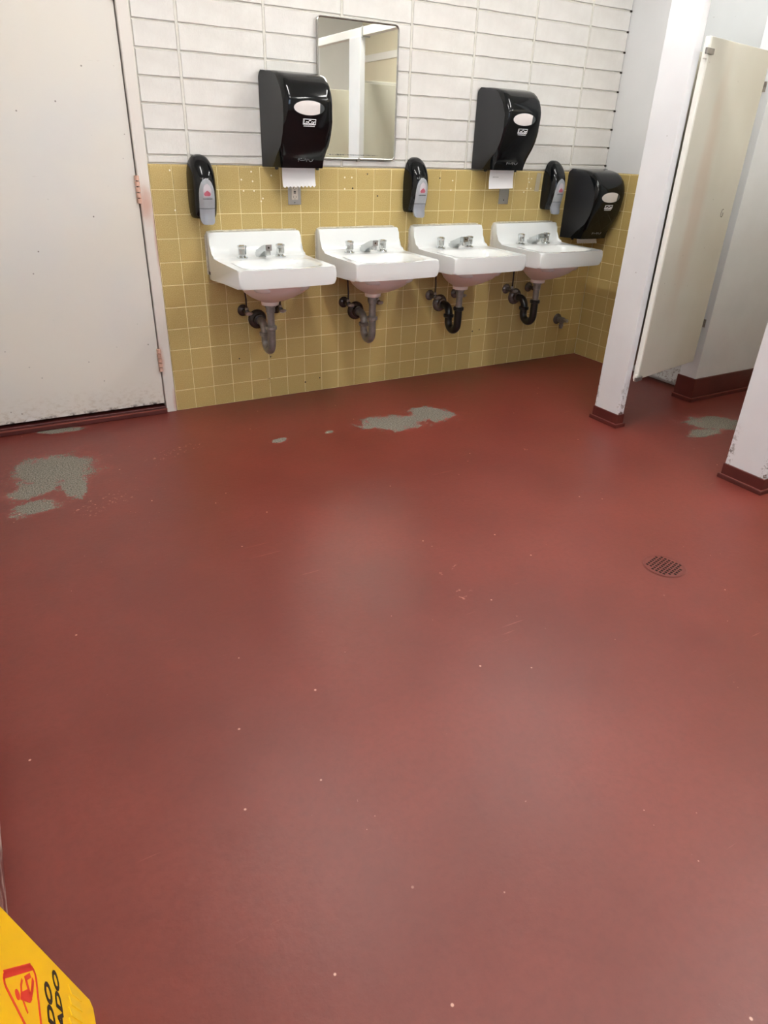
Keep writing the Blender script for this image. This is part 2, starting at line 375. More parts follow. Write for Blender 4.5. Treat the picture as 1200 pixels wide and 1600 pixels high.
# concrete blocks
XJ = [0.003, 0.198, 0.602, 1.004, 1.403, 1.806, 2.212, 2.622, 2.938]
def block_mesh(w, h, seed):
    rnd = random.Random(seed); bm = bmesh.new()
    n = max(3, int(w / 0.06)); yb, yf, b = 0.006, 0.0, 0.0025
    def ring(y, ins):
        bot = [(-w / 2 + ins + (w - 2 * ins) * i / n, -h / 2 + ins + rnd.uniform(-.0012, .0016) * (1 if 0 < i < n else 0)) for i in range(n + 1)]
        top = [(w / 2 - ins - (w - 2 * ins) * i / n, h / 2 - ins - rnd.uniform(-.0006, .0010) * (1 if 0 < i < n else 0)) for i in range(n + 1)]
        return [bm.verts.new((x, y, z)) for x, z in bot + top]
    r0, r1 = ring(yb, 0.0), ring(yf, b)
    m = len(r0)
    for i in range(m): bm.faces.new((r0[i], r0[(i + 1) % m], r1[(i + 1) % m], r1[i]))
    k = n + 1
    for i in range(n): bm.faces.new((r1[i], r1[i + 1], r1[m - 2 - i], r1[m - 1 - i]))
    bmesh.ops.recalc_face_normals(bm, faces=bm.faces)
    me = bpy.data.meshes.new('concrete_block'); bm.to_mesh(me); bm.free(); me.materials.append(M['block']); return me
zrows = [TILE_TOP + .001] + [1.235 + 0.1025 * i for i in range(14)]
cache = {}
for r, z0 in enumerate(zrows):
    z1 = zrows[r + 1] if r + 1 < len(zrows) else CEIL
    for c in range(8):
        w = XJ[c + 1] - XJ[c] - 0.010; h = z1 - z0 - 0.0065
        key = (round(w, 3), round(h, 3), random.randint(0, 2))
        if key not in cache: cache[key] = block_mesh(w, h, len(cache))
        link('concrete_block', cache[key], None, wall_back, ((XJ[c] + XJ[c + 1]) / 2, 0.005 + random.uniform(-.0007, .0007), (z0 + z1) / 2 + random.uniform(-.0005, .0005)), (random.uniform(-.003, .003), random.uniform(-.002, .002), 0))
# mortar fillets that fill the upright joints almost flush
for x in XJ[1:-1]:
    boxes('mortar_joint', [((x - .0058, 0.0060, TILE_TOP), (x + .0058, 0.013, CEIL))], 'mortar', wall_back)
for z in zrows[1:]:
    boxes('mortar_gap', [((2.924, 0.0035, z - .0045), (2.9375, 0.009, z + .0045))], 'hole_dark', wall_back)
# tiles
def tile_mesh(w, h, cap):
    bm = bmesh.new(); b = 0.0016; back = 0.008
    def loop(y, il, ir, ib, it): return [bm.verts.new((-w / 2 + il, y, -h / 2 + ib)), bm.verts.new((w / 2 - ir, y, -h / 2 + ib)), bm.verts.new((w / 2 - ir, y, h / 2 - it)), bm.verts.new((-w / 2 + il, y, h / 2 - it))]
    ct, cl = ('t' in cap), ('l' in cap); R = 0.009
    steps = [(back, 0, 0, 0, 0), (b if not cap else R, 0, 0, 0, 0)]
    if cap:
        for a in (30, 60, 90):
            s_, k = R * (1 - math.cos(math.radians(a))), R * (1 - math.sin(math.radians(a)))
            q = b if a == 90 else 0
            steps.append((k, s_ if cl else q, q, q, s_ if ct else q))
    else: steps.append((0, b, b, b, b))
    L = [loop(*s_) for s_ in steps]
    for A, B in zip(L, L[1:]):
        for i in range(4): bm.faces.new((A[i], A[(i + 1) % 4], B[(i + 1) % 4], B[i]))
    bm.faces.new(L[-1])
    bmesh.ops.recalc_face_normals(bm, faces=bm.faces)
    me = bpy.data.meshes.new('tile'); bm.to_mesh(me); bm.free(); me.materials.append(M['tile']); return me
G = 0.0022
tcache = {}
def put_tile(parent, u0, u1, j, side):
    cap = ('t' if j == 10 else '') + ('l' if side == 'back' and u0 == 0 else '')
    key = (round(u1 - u0, 4), cap)
    if key not in tcache: tcache[key] = tile_mesh(u1 - u0 - G, PITCH - G, cap)
    z = (j + .5) * PITCH; uc = (u0 + u1) / 2; jit = random.uniform(-.0004, .0004)
    if side == 'back': link('tile', tcache[key], None, parent, (uc, jit, z), (random.uniform(-.004, .004), 0, random.uniform(-.004, .004)))
    else: link('tile', tcache[key], None, parent, (XC + jit, -uc, z), (random.uniform(-.004, .004), 0, -PI / 2 + random.uniform(-.004, .004)))
boxes('grout_bed', [((0.004, 0.0011, 0.0), (XC, 0.013, TILE_TOP - .006))], 'grout', wall_back)
for j in range(11):
    for k in range(27): put_tile(wall_back, k * PITCH, min((k + 1) * PITCH, XC), j, 'back')
# plugged anchor holes and open drill holes in the tile
dots = [('filler_white', p) for p in [(0.10, 1.172), (0.106, 1.0), (0.447, 1.135), (0.50, 1.171), (0.505, 1.128), (0.455, 1.085), (0.51, 1.085), (0.555, 1.05), (0.545, 1.037), (0.605, 1.155), (1.02, 1.15), (1.02, 1.095), (1.062, 1.15), (1.72, 1.14), (1.712, 1.09), (2.287, 1.155), (2.312, 1.155), (2.297, 1.135), (2.285, 1.1), (2.315, 1.1), (2.262, 1.08)]] + \
       [('hole_dark', p) for p in [(1.157, 1.168), (1.223, 1.06), (1.068, 1.098), (0.30, 1.06), (1.63, 1.152), (0.372, 0.245), (0.555, 0.235), (0.765, 0.06), (0.858, 0.075), (2.02, 0.255), (1.83, 0.265), (1.965, 0.25)]]
for m, (x, z) in dots:
    bm = bmesh.new(); lathe(bm, [(0.0, -0.0012), (0.0042, -0.0008), (0.0046, 0.002)], (x, 0, z), (0, 1, 0), 10)
    finish('filled_hole' if m == 'filler_white' else 'drill_hole', bm, m, wall_back)

wall_right = struct(boxes('wall_right', [((2.938, -0.47, 0.0), (3.05, 0.2, CEIL)), ((2.938, -1.0, 2.06), (3.05, -0.47, CEIL)), ((2.985, -1.0, 0.0), (3.05, -0.47, 2.06))], 'plaster'), 'smooth light grey painted wall above a strip of yellow tile')
boxes('grout_bed', [((XC + .0011, -0.46, 0.0), (2.939, 0.0, TILE_TOP - .006))], 'grout', wall_right)
for j in range(11):
    for k in range(5): put_tile(wall_right, k * PITCH + 0.0, min((k + 1) * PITCH, 0.46), j, 'right')
door2 = struct(boxes('door_2', [((2.931, -0.975, 0.0), (2.972, -0.49, 2.015))], 'side_door_paint', loc=(0, 0, 0.032)), 'white scuffed door in the side wall behind the stall partition')
boxes('door_frame', [((2.926, -0.49, -0.032), (2.96, -0.47, 2.05))], 'jamb', door2, bevel=0.004)

# pier, stall back wall, left and front walls
pier = struct(boxes('wall_pier', [((2.805, -1.116, 0.0), (XS + .1, -1.0, CEIL))], 'pier_paint', bevel=0.003), 'pale grey wall end at the back of the stall')
bb = struct(boxes('baseboard_pier', [((2.797, -1.124, 0.022), (XS, -0.995, 0.14)), ((2.785, -1.136, 0.0), (XS, -0.995, 0.024))], 'base', bevel=0.003), 'dark red painted base on the pier')
boxes('paint_ridge', [((2.783, -1.138, 0.022), (XS, -1.134, 0.027)), ((2.783, -1.138, 0.022), (2.787, -0.995, 0.027))], 'base_ridge', bb)
wall_stall = struct(boxes('wall_stalls', [((XS, YF - .15, 0.0), (XS + .15, -1.0, CEIL))], 'stall_wall'))
struct(boxes('trim_1', [((XS - .02, YF, 2.17), (XS + .01, -1.116, 2.24))], 'white_enamel', bevel=0.004), 'painted trim band on the wall behind the stalls')
struct(boxes('wall_left', [((XL - .15, YF - .15, 0.0), (XL, 0.14, CEIL))], 'door', loc=(0, 0, 0)))
bl = struct(boxes('baseboard_left', [((XL - .01, YF, 0.0), (-0.998, -0.02, 0.10))], 'base_scuffed', bevel=0.004), 'scuffed dark red base along the left wall')
struct(boxes('wall_front', [((XL, YF - .15, 0.0), (XS, YF, 1.0)), ((XL, YF - .15, 2.2), (XS, YF, CEIL)), ((XL, YF - .15, 1.0), (-0.6, YF, 2.2)), ((0.5, YF - .15, 1.0), (XS, YF, 2.2))], 'plaster'))
win = struct(boxes('window_1', [((-0.6, YF - .1, 1.0), (-0.55, YF - .02, 2.2)), ((0.45, YF - .1, 1.0), (0.5, YF - .02, 2.2)), ((-0.55, YF - .1, 1.0), (0.45, YF - .02, 1.05)), ((-0.55, YF - .1, 2.15), (0.45, YF - .02, 2.2)), ((-0.07, YF - .1, 1.05), (-0.03, YF - .02, 2.15))], 'white_enamel'))
for x0, x1 in ((-0.55, -0.07), (-0.03, 0.45)): boxes('pane', [((x0, YF - .065, 1.05), (x1, YF - .06, 2.15))], 'glass', win)

# entrance door in the back wall
door1 = struct(boxes('door_1', [((-0.985, 0.0, 0.0), (-0.0585, 0.045, 2.02))], 'door', loc=(0, 0.0, 0.052), bevel=0.0015, seg=1), 'wide off-white painted steel door with scuffs and a dirty bottom edge')
for hz in (0.286, 1.09, 1.86):
    hg = boxes('hinge', [((-0.0605, -0.003, hz - .06 - .052), (-0.0525, 0.004, hz + .06 - .052))], 'hinge_gap_shade', door1)  # leaf painted dark so the gaps between knuckles read as shade
    for k in range(5):
        bm = bmesh.new(); z0 = hz - .06 - .052 + k * .0242
        lathe(bm, [(0.0108, 0.0), (0.0108, 0.0198)], (-0.0565, -0.008, z0 + .002), (0, 0, 1), 12); finish('knuckle', bm, 'hinge_paint', hg, smooth=True)
bm = bmesh.new()
box(bm, (-0.0535, -0.012, 0.0), (0.0, 0.06, 2.085)); 
jamb = struct(finish('trim_2', bm, 'jamb', bevel=0.006, seg=3), 'off-white steel door jamb with rust stains beside the hinges')
boxes('door_stop', [((-0.10, 0.046, 0.05), (-0.0535, 0.06, 2.085))], 'gap_shade', jamb)  # stop painted near-black for the shade in the door gap
struct(boxes('trim_3', [((XL, -0.012, 2.075), (0.0, 0.06, 2.13))], 'jamb', bevel=0.006))
sill = struct(boxes('trim_4', [((XL, -0.022, 0.0), (-0.054, 0.13, 0.026)), ((XL, -0.006, 0.02), (-0.056, 0.13, 0.036))], 'base', bevel=0.004), 'dark red painted door sill with chipped edge')
boxes('paint_ridge', [((XL, -0.024, 0.0215), (-0.054, -0.019, 0.0275))], 'base_ridge', sill)

# ------------------------------------------------------------------ ceiling strip lights
def strip_light(x, y, label):
    t = tag(empty('ceiling_light', (x, y, CEIL)), label, 'light', 'fluorescent strip lights on the ceiling')
    boxes('housing', [((-.06, -.62, -.055), (.06, .62, 0))], 'white_enamel', t, bevel=0.006)
    for s in (-1, 1):
        bm = bmesh.new(); tube(bm, [(s * .035, -.60, -.075), (s * .035, .60, -.075)], 0.0165, 12); finish('fluorescent_tube', bm, 'tube', t, smooth=True)
        for e in (-1, 1): boxes('lamp_holder', [((s * .035 - .012, e * .61 - .01, -.095), (s * .035 + .012, e * .61 + .01, -.05))], 'white_enamel', t)
names = ['fluorescent strip light on the ceiling above the sinks near the door', 'fluorescent strip light on the ceiling beside the stalls by the sinks', 'fluorescent strip light on the ceiling over the entrance side, away from the sinks', 'fluorescent strip light on the ceiling beside the stalls, away from the sinks', 'added strip light on the ceiling to brighten the stall compartments']
for (x, y), nm in zip(TUBE_POS, names): strip_light(x, y, nm)

# ------------------------------------------------------------------ toilet stalls
def pilaster(x, y0, y1, label, cat='pilaster'):
    t = tag(empty('stall_pilaster', (x, (y0 + y1) / 2, 0)), label, cat, 'stall pilasters')
    h = abs(y1 - y0) / 2; th = 0.042
    boxes('panel', [((0, -h, 0.03), (th, h, 2.02))], 'pilaster_paint', t, bevel=0.003)
    sh = boxes('shoe', [((-.006, -h - .004, 0.018), (th + .006, h + .004, 0.072)), ((-.016, -h - .013, 0.0), (th + .016, h + .013, 0.020))], 'base', t, bevel=0.003)
    boxes('paint_ridge', [((-.009, -h - .007, 0.017), (th + .009, h + .007, 0.0205))], 'base_ridge', sh)
    return t
pilaster(2.047, -1.236, -1.065, 'tall white stall pilaster with dark red foot beside the open door')
pilaster(2.022, -2.110, -1.912, 'chipped white stall pilaster at the right edge with dark red foot')
pilaster(2.03, -2.98, -2.80, 'white stall pilaster seen only in the mirror, farthest from the sinks')
rail = tag(empty('head_rail', (2.03, 0, 0)), 'white overhead rail along the stall fronts, reflected in the mirror', 'rail')
boxes('rail', [((0.0, -4.6, 2.021), (0.055, -1.0, 2.076))], 'white_enamel', rail, bevel=0.003)
boxes('joint_cover', [((-.004, -1.905, 2.012), (0.059, -1.885, 2.079))], 'steel_plate', rail)

def stall_door(hx, hy, ang, label):
    t = tag(empty('stall_door', (hx, hy, 0.27), (0, 0, ang)), label, 'stall door', 'stall doors')
    W_, H_ = 0.605, 1.485
    boxes('panel', [((0.0, -0.012, 0.0), (W_, 0.012, H_))], 'stall_door', t, bevel=0.0035)
    boxes('edge_strip', [((-0.004, -0.0135, 0.0), (0.012, 0.0135, H_))], 'door_edge', t, bevel=0.004)  # paler than the panel, with the light on the edge painted in
    for z in (H_ - .065, -0.004):
        hgi = boxes('hinge', [((-0.034, -0.024, z), (0.030, -0.0135, z + .022))], 'pipe_metal', t, bevel=0.002)
        boxes('hinge_pin', [((-0.028, -0.02, z - .018 if z > 0 else z), (-0.012, -0.004, z + .036))], 'door_edge', hgi, bevel=0.004)
    bm = bmesh.new(); pts = [(0.50 + .016 * math.cos(a) * (1 - a / 14), -0.0128, 0.785 + .024 * math.sin(a) * (1 - a / 14)) for a in [i * .35 for i in range(3, 20)]]
    tube(bm, pts, 0.0011, 5); finish('scratch_mark', bm, 'hole_dark', t)
    boxes('latch', [((0.585, 0.012, 0.70), (0.635, 0.022, 0.76))], 'chrome_worn', t, bevel=0.003)
    return t
stall_door(2.094, -1.258, math.radians(11.0), 'cream stall door standing open from the pilaster nearest the sinks')
stall_door(2.075, -2.125, math.radians(6.0), 'cream stall door standing open behind the pilaster at the right edge')

def partition(x0, x1, y, label, brackets):
    t = tag(empty('stall_partition', (x0, y, 0.27)), label, 'partition', 'stall partition panels')
    L = x1 - x0
    boxes('panel', [((0, -.0125, 0), (L, .0125, 1.46))], 'panel_cream', t, bevel=0.003)
    for z in (0.17, 1.33):
        b = boxes('bracket', [((L - .030, -.019, z), (L, -.0128, z + .045)), ((L - .004, -.034, z), (L, -.0128, z + .045))], 'chrome_worn', t, bevel=0.0015)
        bm = bmesh.new(); lathe(bm, [(0.004, 0), (0.003, .002)], (L - .018, -.019, z + .022), (0, -1, 0), 8); finish('screw', bm, 'hole_dark', b)
    return t
partition(2.09, 2.803, -1.058, 'pale partition panel just visible beyond the open stall door', True)
partition(2.066, XS - .002, -2.01, 'cream partition panel between two stalls, reflected in the mirror', True)
partition(2.074, XS - .002, -2.89, 'cream partition panel of the farther stall, reflected in the mirror', True)

# ------------------------------------------------------------------ sinks
def sink_body_mesh():
    bm = bmesh.new(); hw = 0.247; zr, zt = 0.785, 0.900
    xs = [-hw, -hw + .022] + [-hw + .022 + (2 * hw - .044) * i / 38 for i in range(1, 38)] + [hw - .022, hw]
    prof = [(-.002, .668), (-.002, .88), (-.002, zt), (-.022, zt), (-.044, zt), (-.050, .875), (-.055, .845), (-.060, .82), (-.068, .803), (-.082, .793), (-.10, .788)]
    y0, y1 = -.10, -.488; ny = 32
    top = [(y0 + (y1 + .022 - y0) * i / ny, None) for i in range(1, ny + 1)]
    prof2 = prof + top + [(y1, zr), (y1 + .002, .755), (y1 + .004, .722), (y1 + .008, .700), (y1 + .03, .699), (-.25, .690), (-.05, .676)]
    G_ = []
    for (y, z) in prof2:
        row = []
        for x in xs:
            yy = y; zz = z
            k = max(0.0, min(1.0, (-y - .1) / .388)); yy = y - .016 * k * (1 - (x / hw) ** 2) + .010 * k
            if z is None:
                zz = .788 - .003 * min(1, (-y - .1) / .1)
                r = (abs(x / .203) ** 4.5 + abs((y + .322) / .138) ** 4.5) ** (1 / 4.5)
                if r < 1:
                    s_ = min(1, (1 - r) / .34); s_ = s_ * s_ * (3 - 2 * s_); zz -= .115 * s_ + .012 * (1 - r)
                elif r < 1.06: zz -= .0
            row.append(bm.verts.new((x, yy, zz)))
        G_.append(row)
    n = len(prof2)
    for i in range(n):
        j = (i + 1) % n
        for k in range(len(xs) - 1): bm.faces.new((G_[i][k], G_[i][k + 1], G_[j][k + 1], G_[j][k]))
    bm.faces.new([G_[i][0] for i in range(n)]); bm.faces.new([G_[i][-1] for i in reversed(range(n))])
    bm.verts.ensure_lookup_table()
    def edge(a, b): return bm.edges.get((a, b))
    es = []
    for i in range(n):
        for k in (0, -1): es.append(edge(G_[i][k], G_[(i + 1) % n][k]))
    it, ic, i_f, ib = 2, 4, len(prof) + ny, len(prof) + ny + 3
    for i in (it, ic, i_f, ib):
        for k in range(len(xs) - 1): es.append(edge(G_[i][k], G_[i][k + 1]))
    bmesh.ops.bevel(bm, geom=[e for e in es if e], offset=.010, segments=3, profile=.5, affect='EDGES', clamp_overlap=True)
    bmesh.ops.recalc_face_normals(bm, faces=bm.faces)
    me = bpy.data.meshes.new('basin'); bm.to_mesh(me); bm.free()
    for p in me.polygons: p.use_smooth = True
    me.set_sharp_from_angle(angle=math.radians(50)); me.materials.append(M['porcelain']); return me
BASIN = sink_body_mesh()
def handle_bm(x, y, z):
    bm = bmesh.new(); lathe(bm, [(0.028, 0), (0.028, .005), (0.023, .008), (0.015, .010), (0.015, .016)], (x, y, z), (0, 0, 1), 20); return bm
def make_sink(cx, zoff, kind, label):
    t = tag(empty('wall_sink', (cx, 0, 0)), label, 'sink', 'white wall-hung sinks')
    link('basin', BASIN, None, t, (0, 0, zoff))
    # underside of the bowl, pink floor bounce painted into its colour
    bm = bmesh.new(); rings = []
    tab = [(.715, .195, .160, -.300), (.70, .190, .157, -.298), (.672, .175, .148, -.288), (.645, .150, .132, -.272), (.62, .114, .106, -.250), (.602, .080, .078, -.230), (.592, .056, .056, -.214), (.586, .046, .046, -.206), (.568, .044, .044, -.205)]
    for z, rx, ry, yc in tab:
        rings.append([bm.verts.new((rx * math.cos(2 * PI * k / 32), yc + ry * math.sin(2 * PI * k / 32), z + zoff)) for k in range(32)])
    for a, b in zip(rings, rings[1:]):
        for k in range(32): bm.faces.new((a[k], a[(k + 1) % 32], b[(k + 1) % 32], b[k]))
    bm.faces.new(rings[0]); bm.faces.new(rings[-1][::-1])
    finish('bowl_underside', bm, 'bowl_underside', t, smooth=True)['label'] = 'underside of the bowl with painted pink floor bounce'
    # strainer at the bottom of the basin
    bm = bmesh.new(); lathe(bm, [(0.024, 0), (0.024, .004), (0.014, .002)], (0, -.30, .657 + zoff), (0, 0, 1), 16); finish('drain_strainer', bm, 'chrome', t, smooth=True)
    # caulk bead behind the splash
    bm = bmesh.new(); pts = [(-.248, -.003, .70 + zoff)] + [(-.250, -.003, .70 + zoff + .18 * i / 6) for i in range(7)] + [(-.24, -.003, .899 + zoff)] + [(-.22 + .44 * i / 10, -.003, .903 + zoff + random.uniform(-.0012, .0012)) for i in range(11)] + [(.24, -.003, .899 + zoff)]
    tube(bm, pts, .0045, 6); finish('caulk_bead', bm, 'caulk', t)
    # taps
    for s, nx in ((-1, 0), (1, 0)):
        x, y, z = s * .102, -.118, .7865 + zoff
        hb = finish('faucet_handle', handle_bm(x, y, z), 'chrome', t, smooth=True)
        bm = bmesh.new(); prof = [(.0185, .014), (.020, .019), (.020, .044), (.0225, .054), (.0215, .060), (.012, .063)]
        n = 16; base = Vector((x, y, z)); rr = []
        for r, h in prof: rr.append([bm.verts.new(base + Vector((r * (1.0 if k % 2 else .88) * math.cos(2 * PI * k / n), r * (1.0 if k % 2 else .88) * math.sin(2 * PI * k / n), h))) for k in range(n)])
        for a, b in zip(rr, rr[1:]):
            for k in range(n): bm.faces.new((a[k], a[(k + 1) % n], b[(k + 1) % n], b[k]))
        bm.faces.new(rr[0][::-1]); bm.faces.new(rr[-1]); finish('knob', bm, 'chrome', hb)
    bm = bmesh.new(); z = .7865 + zoff
    sec = [((-.100, 0.0), .023, .006), ((-.100, .014), .023, .020), ((-.128, .024), .020, .020), ((-.168, .044), .017, .016), ((-.200, .056), .016, .014), ((-.222, .058), .016, .014)]
    rings = []
    for (yy, zz), hw, hh in sec:
        rings.append([bm.verts.new((sx * hw, yy, z + zz + sz * hh)) for sx, sz in ((-1, -1), (1, -1), (1, 1), (-1, 1))])
    rings[0] = [bm.verts.new((sx * .021, yy, z)) for sx, yy in ((-1, -.130), (1, -.130), (1, -.080), (-1, -.080))] if False else rings[0]
    for a, b in zip(rings, rings[1:]):
        for k in range(4): bm.faces.new((a[k], a[(k + 1) % 4], b[(k + 1) % 4], b[k]))
    bm.faces.new(rings[0][::-1]); bm.faces.new(rings[-1])
    box(bm, (-.020, -.130, z - .001), (.020, -.080, z + .022))
    sp = finish('spout', bm, 'chrome', t, bevel=.003, seg=2)
    bm = bmesh.new(); lathe(bm, [(.0135, 0), (.0135, .024), (.011, .026)], (0, -.207, z + .048), (0, 0, -1), 14); finish('aerator', bm, 'chrome', sp, smooth=True)
    bm = bmesh.new(); lathe(bm, [(.0045, 0), (.0045, .0015)], (0, -.222, z + .058), (0, -1, 0), 10); finish('set_screw', bm, 'hole_dark', sp)
    # waste: tailpiece, trap, wall flange
    pm = {'metal': 'pipe_metal', 'black': 'pipe_black'}[kind]; ty = -.205; zb = .368; fm = 'pipe_brown' if kind == 'metal' else 'pipe_tarnished'
    bm = bmesh.new(); lathe(bm, [(.030, 0), (.030, -.012), (.024, -.014), (.024, -.040), (.0195, -.042), (.0195, -.17)], (0, ty, .570 + zoff), (0, 0, 1), 20)
    tp = finish('tailpiece', bm, 'pipe_metal', t, smooth=True)
    R_ = .048; rp = .0215 if kind == 'metal' else .0235
    up = .455 if kind == 'metal' else .462
    path = [(0, ty, up), (0, ty, zb)] + arc((0, ty + R_, zb), R_, PI, 2 * PI, 14)[1:] + [(0, ty + 2 * R_, zb + .035)]
    hz = .452; r2 = .045
    path += [(0, ty + 2 * R_, hz - r2)] + arc((0, ty + 2 * R_ + r2, hz - r2), r2, PI, PI / 2, 8)[1:] + [(0, -.012, hz)]
    bm = bmesh.new(); tube(bm, path, rp, 18); tr = finish('p_trap', bm, pm, t, smooth=True)
    if kind == 'black': tr['label'] = 'black plastic trap'
    for (yy, zz) in ((ty, up - .006), (ty + 2 * R_, zb + .028)):
        bm = bmesh.new(); lathe(bm, [(rp + .004, 0), (rp + .0085, .003), (rp + .0085, .018), (rp + .004, .021)], (0, yy, zz - .01), (0, 0, 1), 12); finish('slip_nut', bm, pm, tr)
    bm = bmesh.new(); lathe(bm, [(.052, -.001), (.052, .004), (.044, .016), (.032, .022), (.030, .040), (rp + .001, .042)], (0, 0, hz), (0, -1, 0), 24); finish('wall_flange', bm, fm, t, smooth=True)
    # stop valves with thin risers
    for vx in (-.078, .112):
        vz = .505
        bm = bmesh.new(); lathe(bm, [(.031, -.001), (.031, .004), (.024, .012), (.012, .015), (.010, .045), (.014, .046), (.014, .072), (.008, .075)], (vx, 0, vz), (0, -1, 0), 18); v = finish('stop_valve', bm, fm, t, smooth=True)
        bm = bmesh.new(); lathe(bm, [(.006, .07), (.006, .088), (.016, .090), (.018, .096), (.014, .102)], (vx, 0, vz), (0, -1, 0), 8)
        for vtx in bm.verts: vtx.co.x = vx + (vtx.co.x - vx) * (1.25 if vtx.co.y < -.089 else 1); vtx.co.z = vz + (vtx.co.z - vz) * (.6 if vtx.co.y < -.089 else 1)
        finish('valve_handle', bm, 'chrome_worn', v, smooth=True)
        bm = bmesh.new(); s = -1 if vx < 0 else 1
        tube(bm, [(vx, -.060, vz + .005), (vx, -.060, vz + .025)], .0085, 10); finish('compression_nut', bm, 'chrome_worn', v)
        tx = s * .098
        tube_pts = [(vx, -.060, vz + .02), (vx, -.061, vz + .07), (vx + (tx - vx) * .3 , -.066, vz + .11), (tx, -.090, vz + .15), (tx, -.112, vz + .185), (tx, -.116, .715 + zoff)]
        bm = bmesh.new(); tube(bm, tube_pts, .0048, 8); finish('supply_tube', bm, 'pipe_brown', t, smooth=True)
    boxes('maker_sticker', [((-.2484, -.035, .700 + zoff), (-.2468, -.012, .714 + zoff))], 'slot_dark', t) if cx < .6 else None
    return t
make_sink(0.489, 0.0, 'metal', 'white wall-hung sink nearest the door, first in the row, with metal trap')
make_sink(1.093, 0.002, 'metal', 'white wall-hung sink below the mirror, second from the door, with metal trap')
make_sink(1.687, 0.004, 'black', 'white wall-hung sink with black plastic trap, third from the door')
make_sink(2.287, 0.007, 'black', 'white wall-hung sink with black plastic trap beside the corner towel dispenser')

# ------------------------------------------------------------------ paper towel dispensers
D_TAB = [(0.0, .146), (.03, .156), (.06, .172), (.095, .190), (.13, .206), (.165, .221), (.20, .232), (.235, .241), (.265, .245), (.29, .245), (.315, .238), (.344, .223), (.368, .196), (.385, .168), (.395, .130), (.401, .090), (.404, .050), (.4055, .012)]
CREASE = [(0, .066), (.05, .120), (.097, .182), (.146, .209), (.2, .225), (.272, .224), (.325, .198), (.376, .150), (.39, .120), (.40, .078), (.4055, .008)]
HWB, HWF = 0.154, 0.121
def towel_front(x, h):
    d = interp(D_TAB, h); return -(d + .006 * (1 - (x / HWF) ** 2))
def make_towel(left, z0, paper, label):
    t = tag(empty('towel_dispenser', (left + HWB, 0, z0)), label, 'dispenser', 'black paper towel dispensers')
    nx = 10
    def outline(h):
        d = interp(D_TAB, h); r = min(.022, d * .4)
        dc = min(d - .004, interp(CREASE, h)); yb_ = -.001 - .036 * max(0, (h - .372) / .0335) ** 2.2; yb_ = max(yb_, -dc + .002); side_l = [(-HWB, yb_), (-HWB + (HWB - HWF - .004) * .5, (yb_ - dc) * .5), (-HWF - .004, -dc)]
        fr = [(-HWF + .004, -(dc + (d - dc) * .75))] + [(-HWF + .014 + (2 * HWF - .028) * i / nx, towel_front(-HWF + .014 + (2 * HWF - .028) * i / nx, h)) for i in range(nx + 1)] + [(HWF - .004, -(dc + (d - dc) * .75))]
        return side_l, fr, [(-x, y) for x, y in side_l[::-1]]
    hs = [h for h, _ in D_TAB]; hs = sorted(hs + [(a + b) / 2 for a, b in zip(hs, hs[1:])])
    # housing: back box with the two textured cheeks
    bm = bmesh.new()
    for which in (0, 2):
        rows = [[bm.verts.new((x, y, h)) for x, y in outline(h)[which]] for h in hs]
        for a, b in zip(rows, rows[1:]):
            for k in range(2): bm.faces.new((a[k], a[k + 1], b[k + 1], b[k]))
    for h in (hs[0], hs[-1]):
        l, f, r = outline(h); bm.faces.new([bm.verts.new((x, y, h)) for x, y in l + f + r])
    hb = [bm.verts.new(p) for p in ((-HWB, -.001, hs[0]), (HWB, -.001, hs[0]), (HWB, -.001, .372), (HWB, -.001, .372), (-HWB, -.001, .372))]; bm.verts.remove(hb.pop(2)); bm.faces.new(hb)
    bmesh.ops.remove_doubles(bm, verts=bm.verts, dist=1e-5)
    finish('housing', bm, 'black_matte', t, smooth=True)
    # glossy front cover
    bm = bmesh.new(); rows = []
    for h in hs:
        l, f, r = outline(h); rows.append([bm.verts.new((x, y, h)) for x, y in [l[-1]] + f + [r[0]]])
    for a, b in zip(rows, rows[1:]):
        for k in range(len(a) - 1): bm.faces.new((a[k], a[k + 1], b[k + 1], b[k]))
    cover = finish('front_cover', bm, 'black_gloss', t, smooth=True)
    # oval window with the roll inside
    def patch(name, poly, off, mat, parent):
        bm = bmesh.new(); c = (sum(p[0] for p in poly) / len(poly), sum(p[1] for p in poly) / len(poly)); prev = None; rings = []
        for s_ in (1.0, .66, .33):
            rings.append([bm.verts.new((c[0] + (x - c[0]) * s_, towel_front(c[0] + (x - c[0]) * s_, c[1] + (h - c[1]) * s_) - off, c[1] + (h - c[1]) * s_)) for x, h in poly])
        n = len(poly)
        back = [bm.verts.new((v.co.x, v.co.y + off + .001, v.co.z)) for v in rings[0]]
        for a, b in zip([back] + rings, rings):
            for k in range(n): bm.faces.new((a[k], a[(k + 1) % n], b[(k + 1) % n], b[k]))
        cv = bm.verts.new((c[0], towel_front(c[0], c[1]) - off, c[1]))
        for k in range(n): bm.faces.new((rings[-1][k], rings[-1][(k + 1) % n], cv))
        return finish(name, bm, mat, parent, smooth=True)
    wc, wr = (-.004, .252), (.078, .031)
    el = [(wc[0] + wr[0] * math.cos(2 * PI * k / 40), wc[1] + wr[1] * math.sin(2 * PI * k / 40)) for k in range(40)]
    w = patch('window', el, .0006, 'smoked_window', t)
    pr = [(min(wc[0] + (wr[0] - .002) * math.cos(2 * PI * k / 40), .050), wc[1] + (wr[1] - .002) * math.sin(2 * PI * k / 40)) for k in range(40)]
    patch('paper_roll', pr, .0012, 'roll_paper', w)
    # logo plate: white outlined box with lettering, small line below
    lz, lh = .186, .024
    nrm = Vector((0, -(lh), towel_front(0, lz + lh) - towel_front(0, lz))); 
    yb = lambda h: towel_front(0, h)
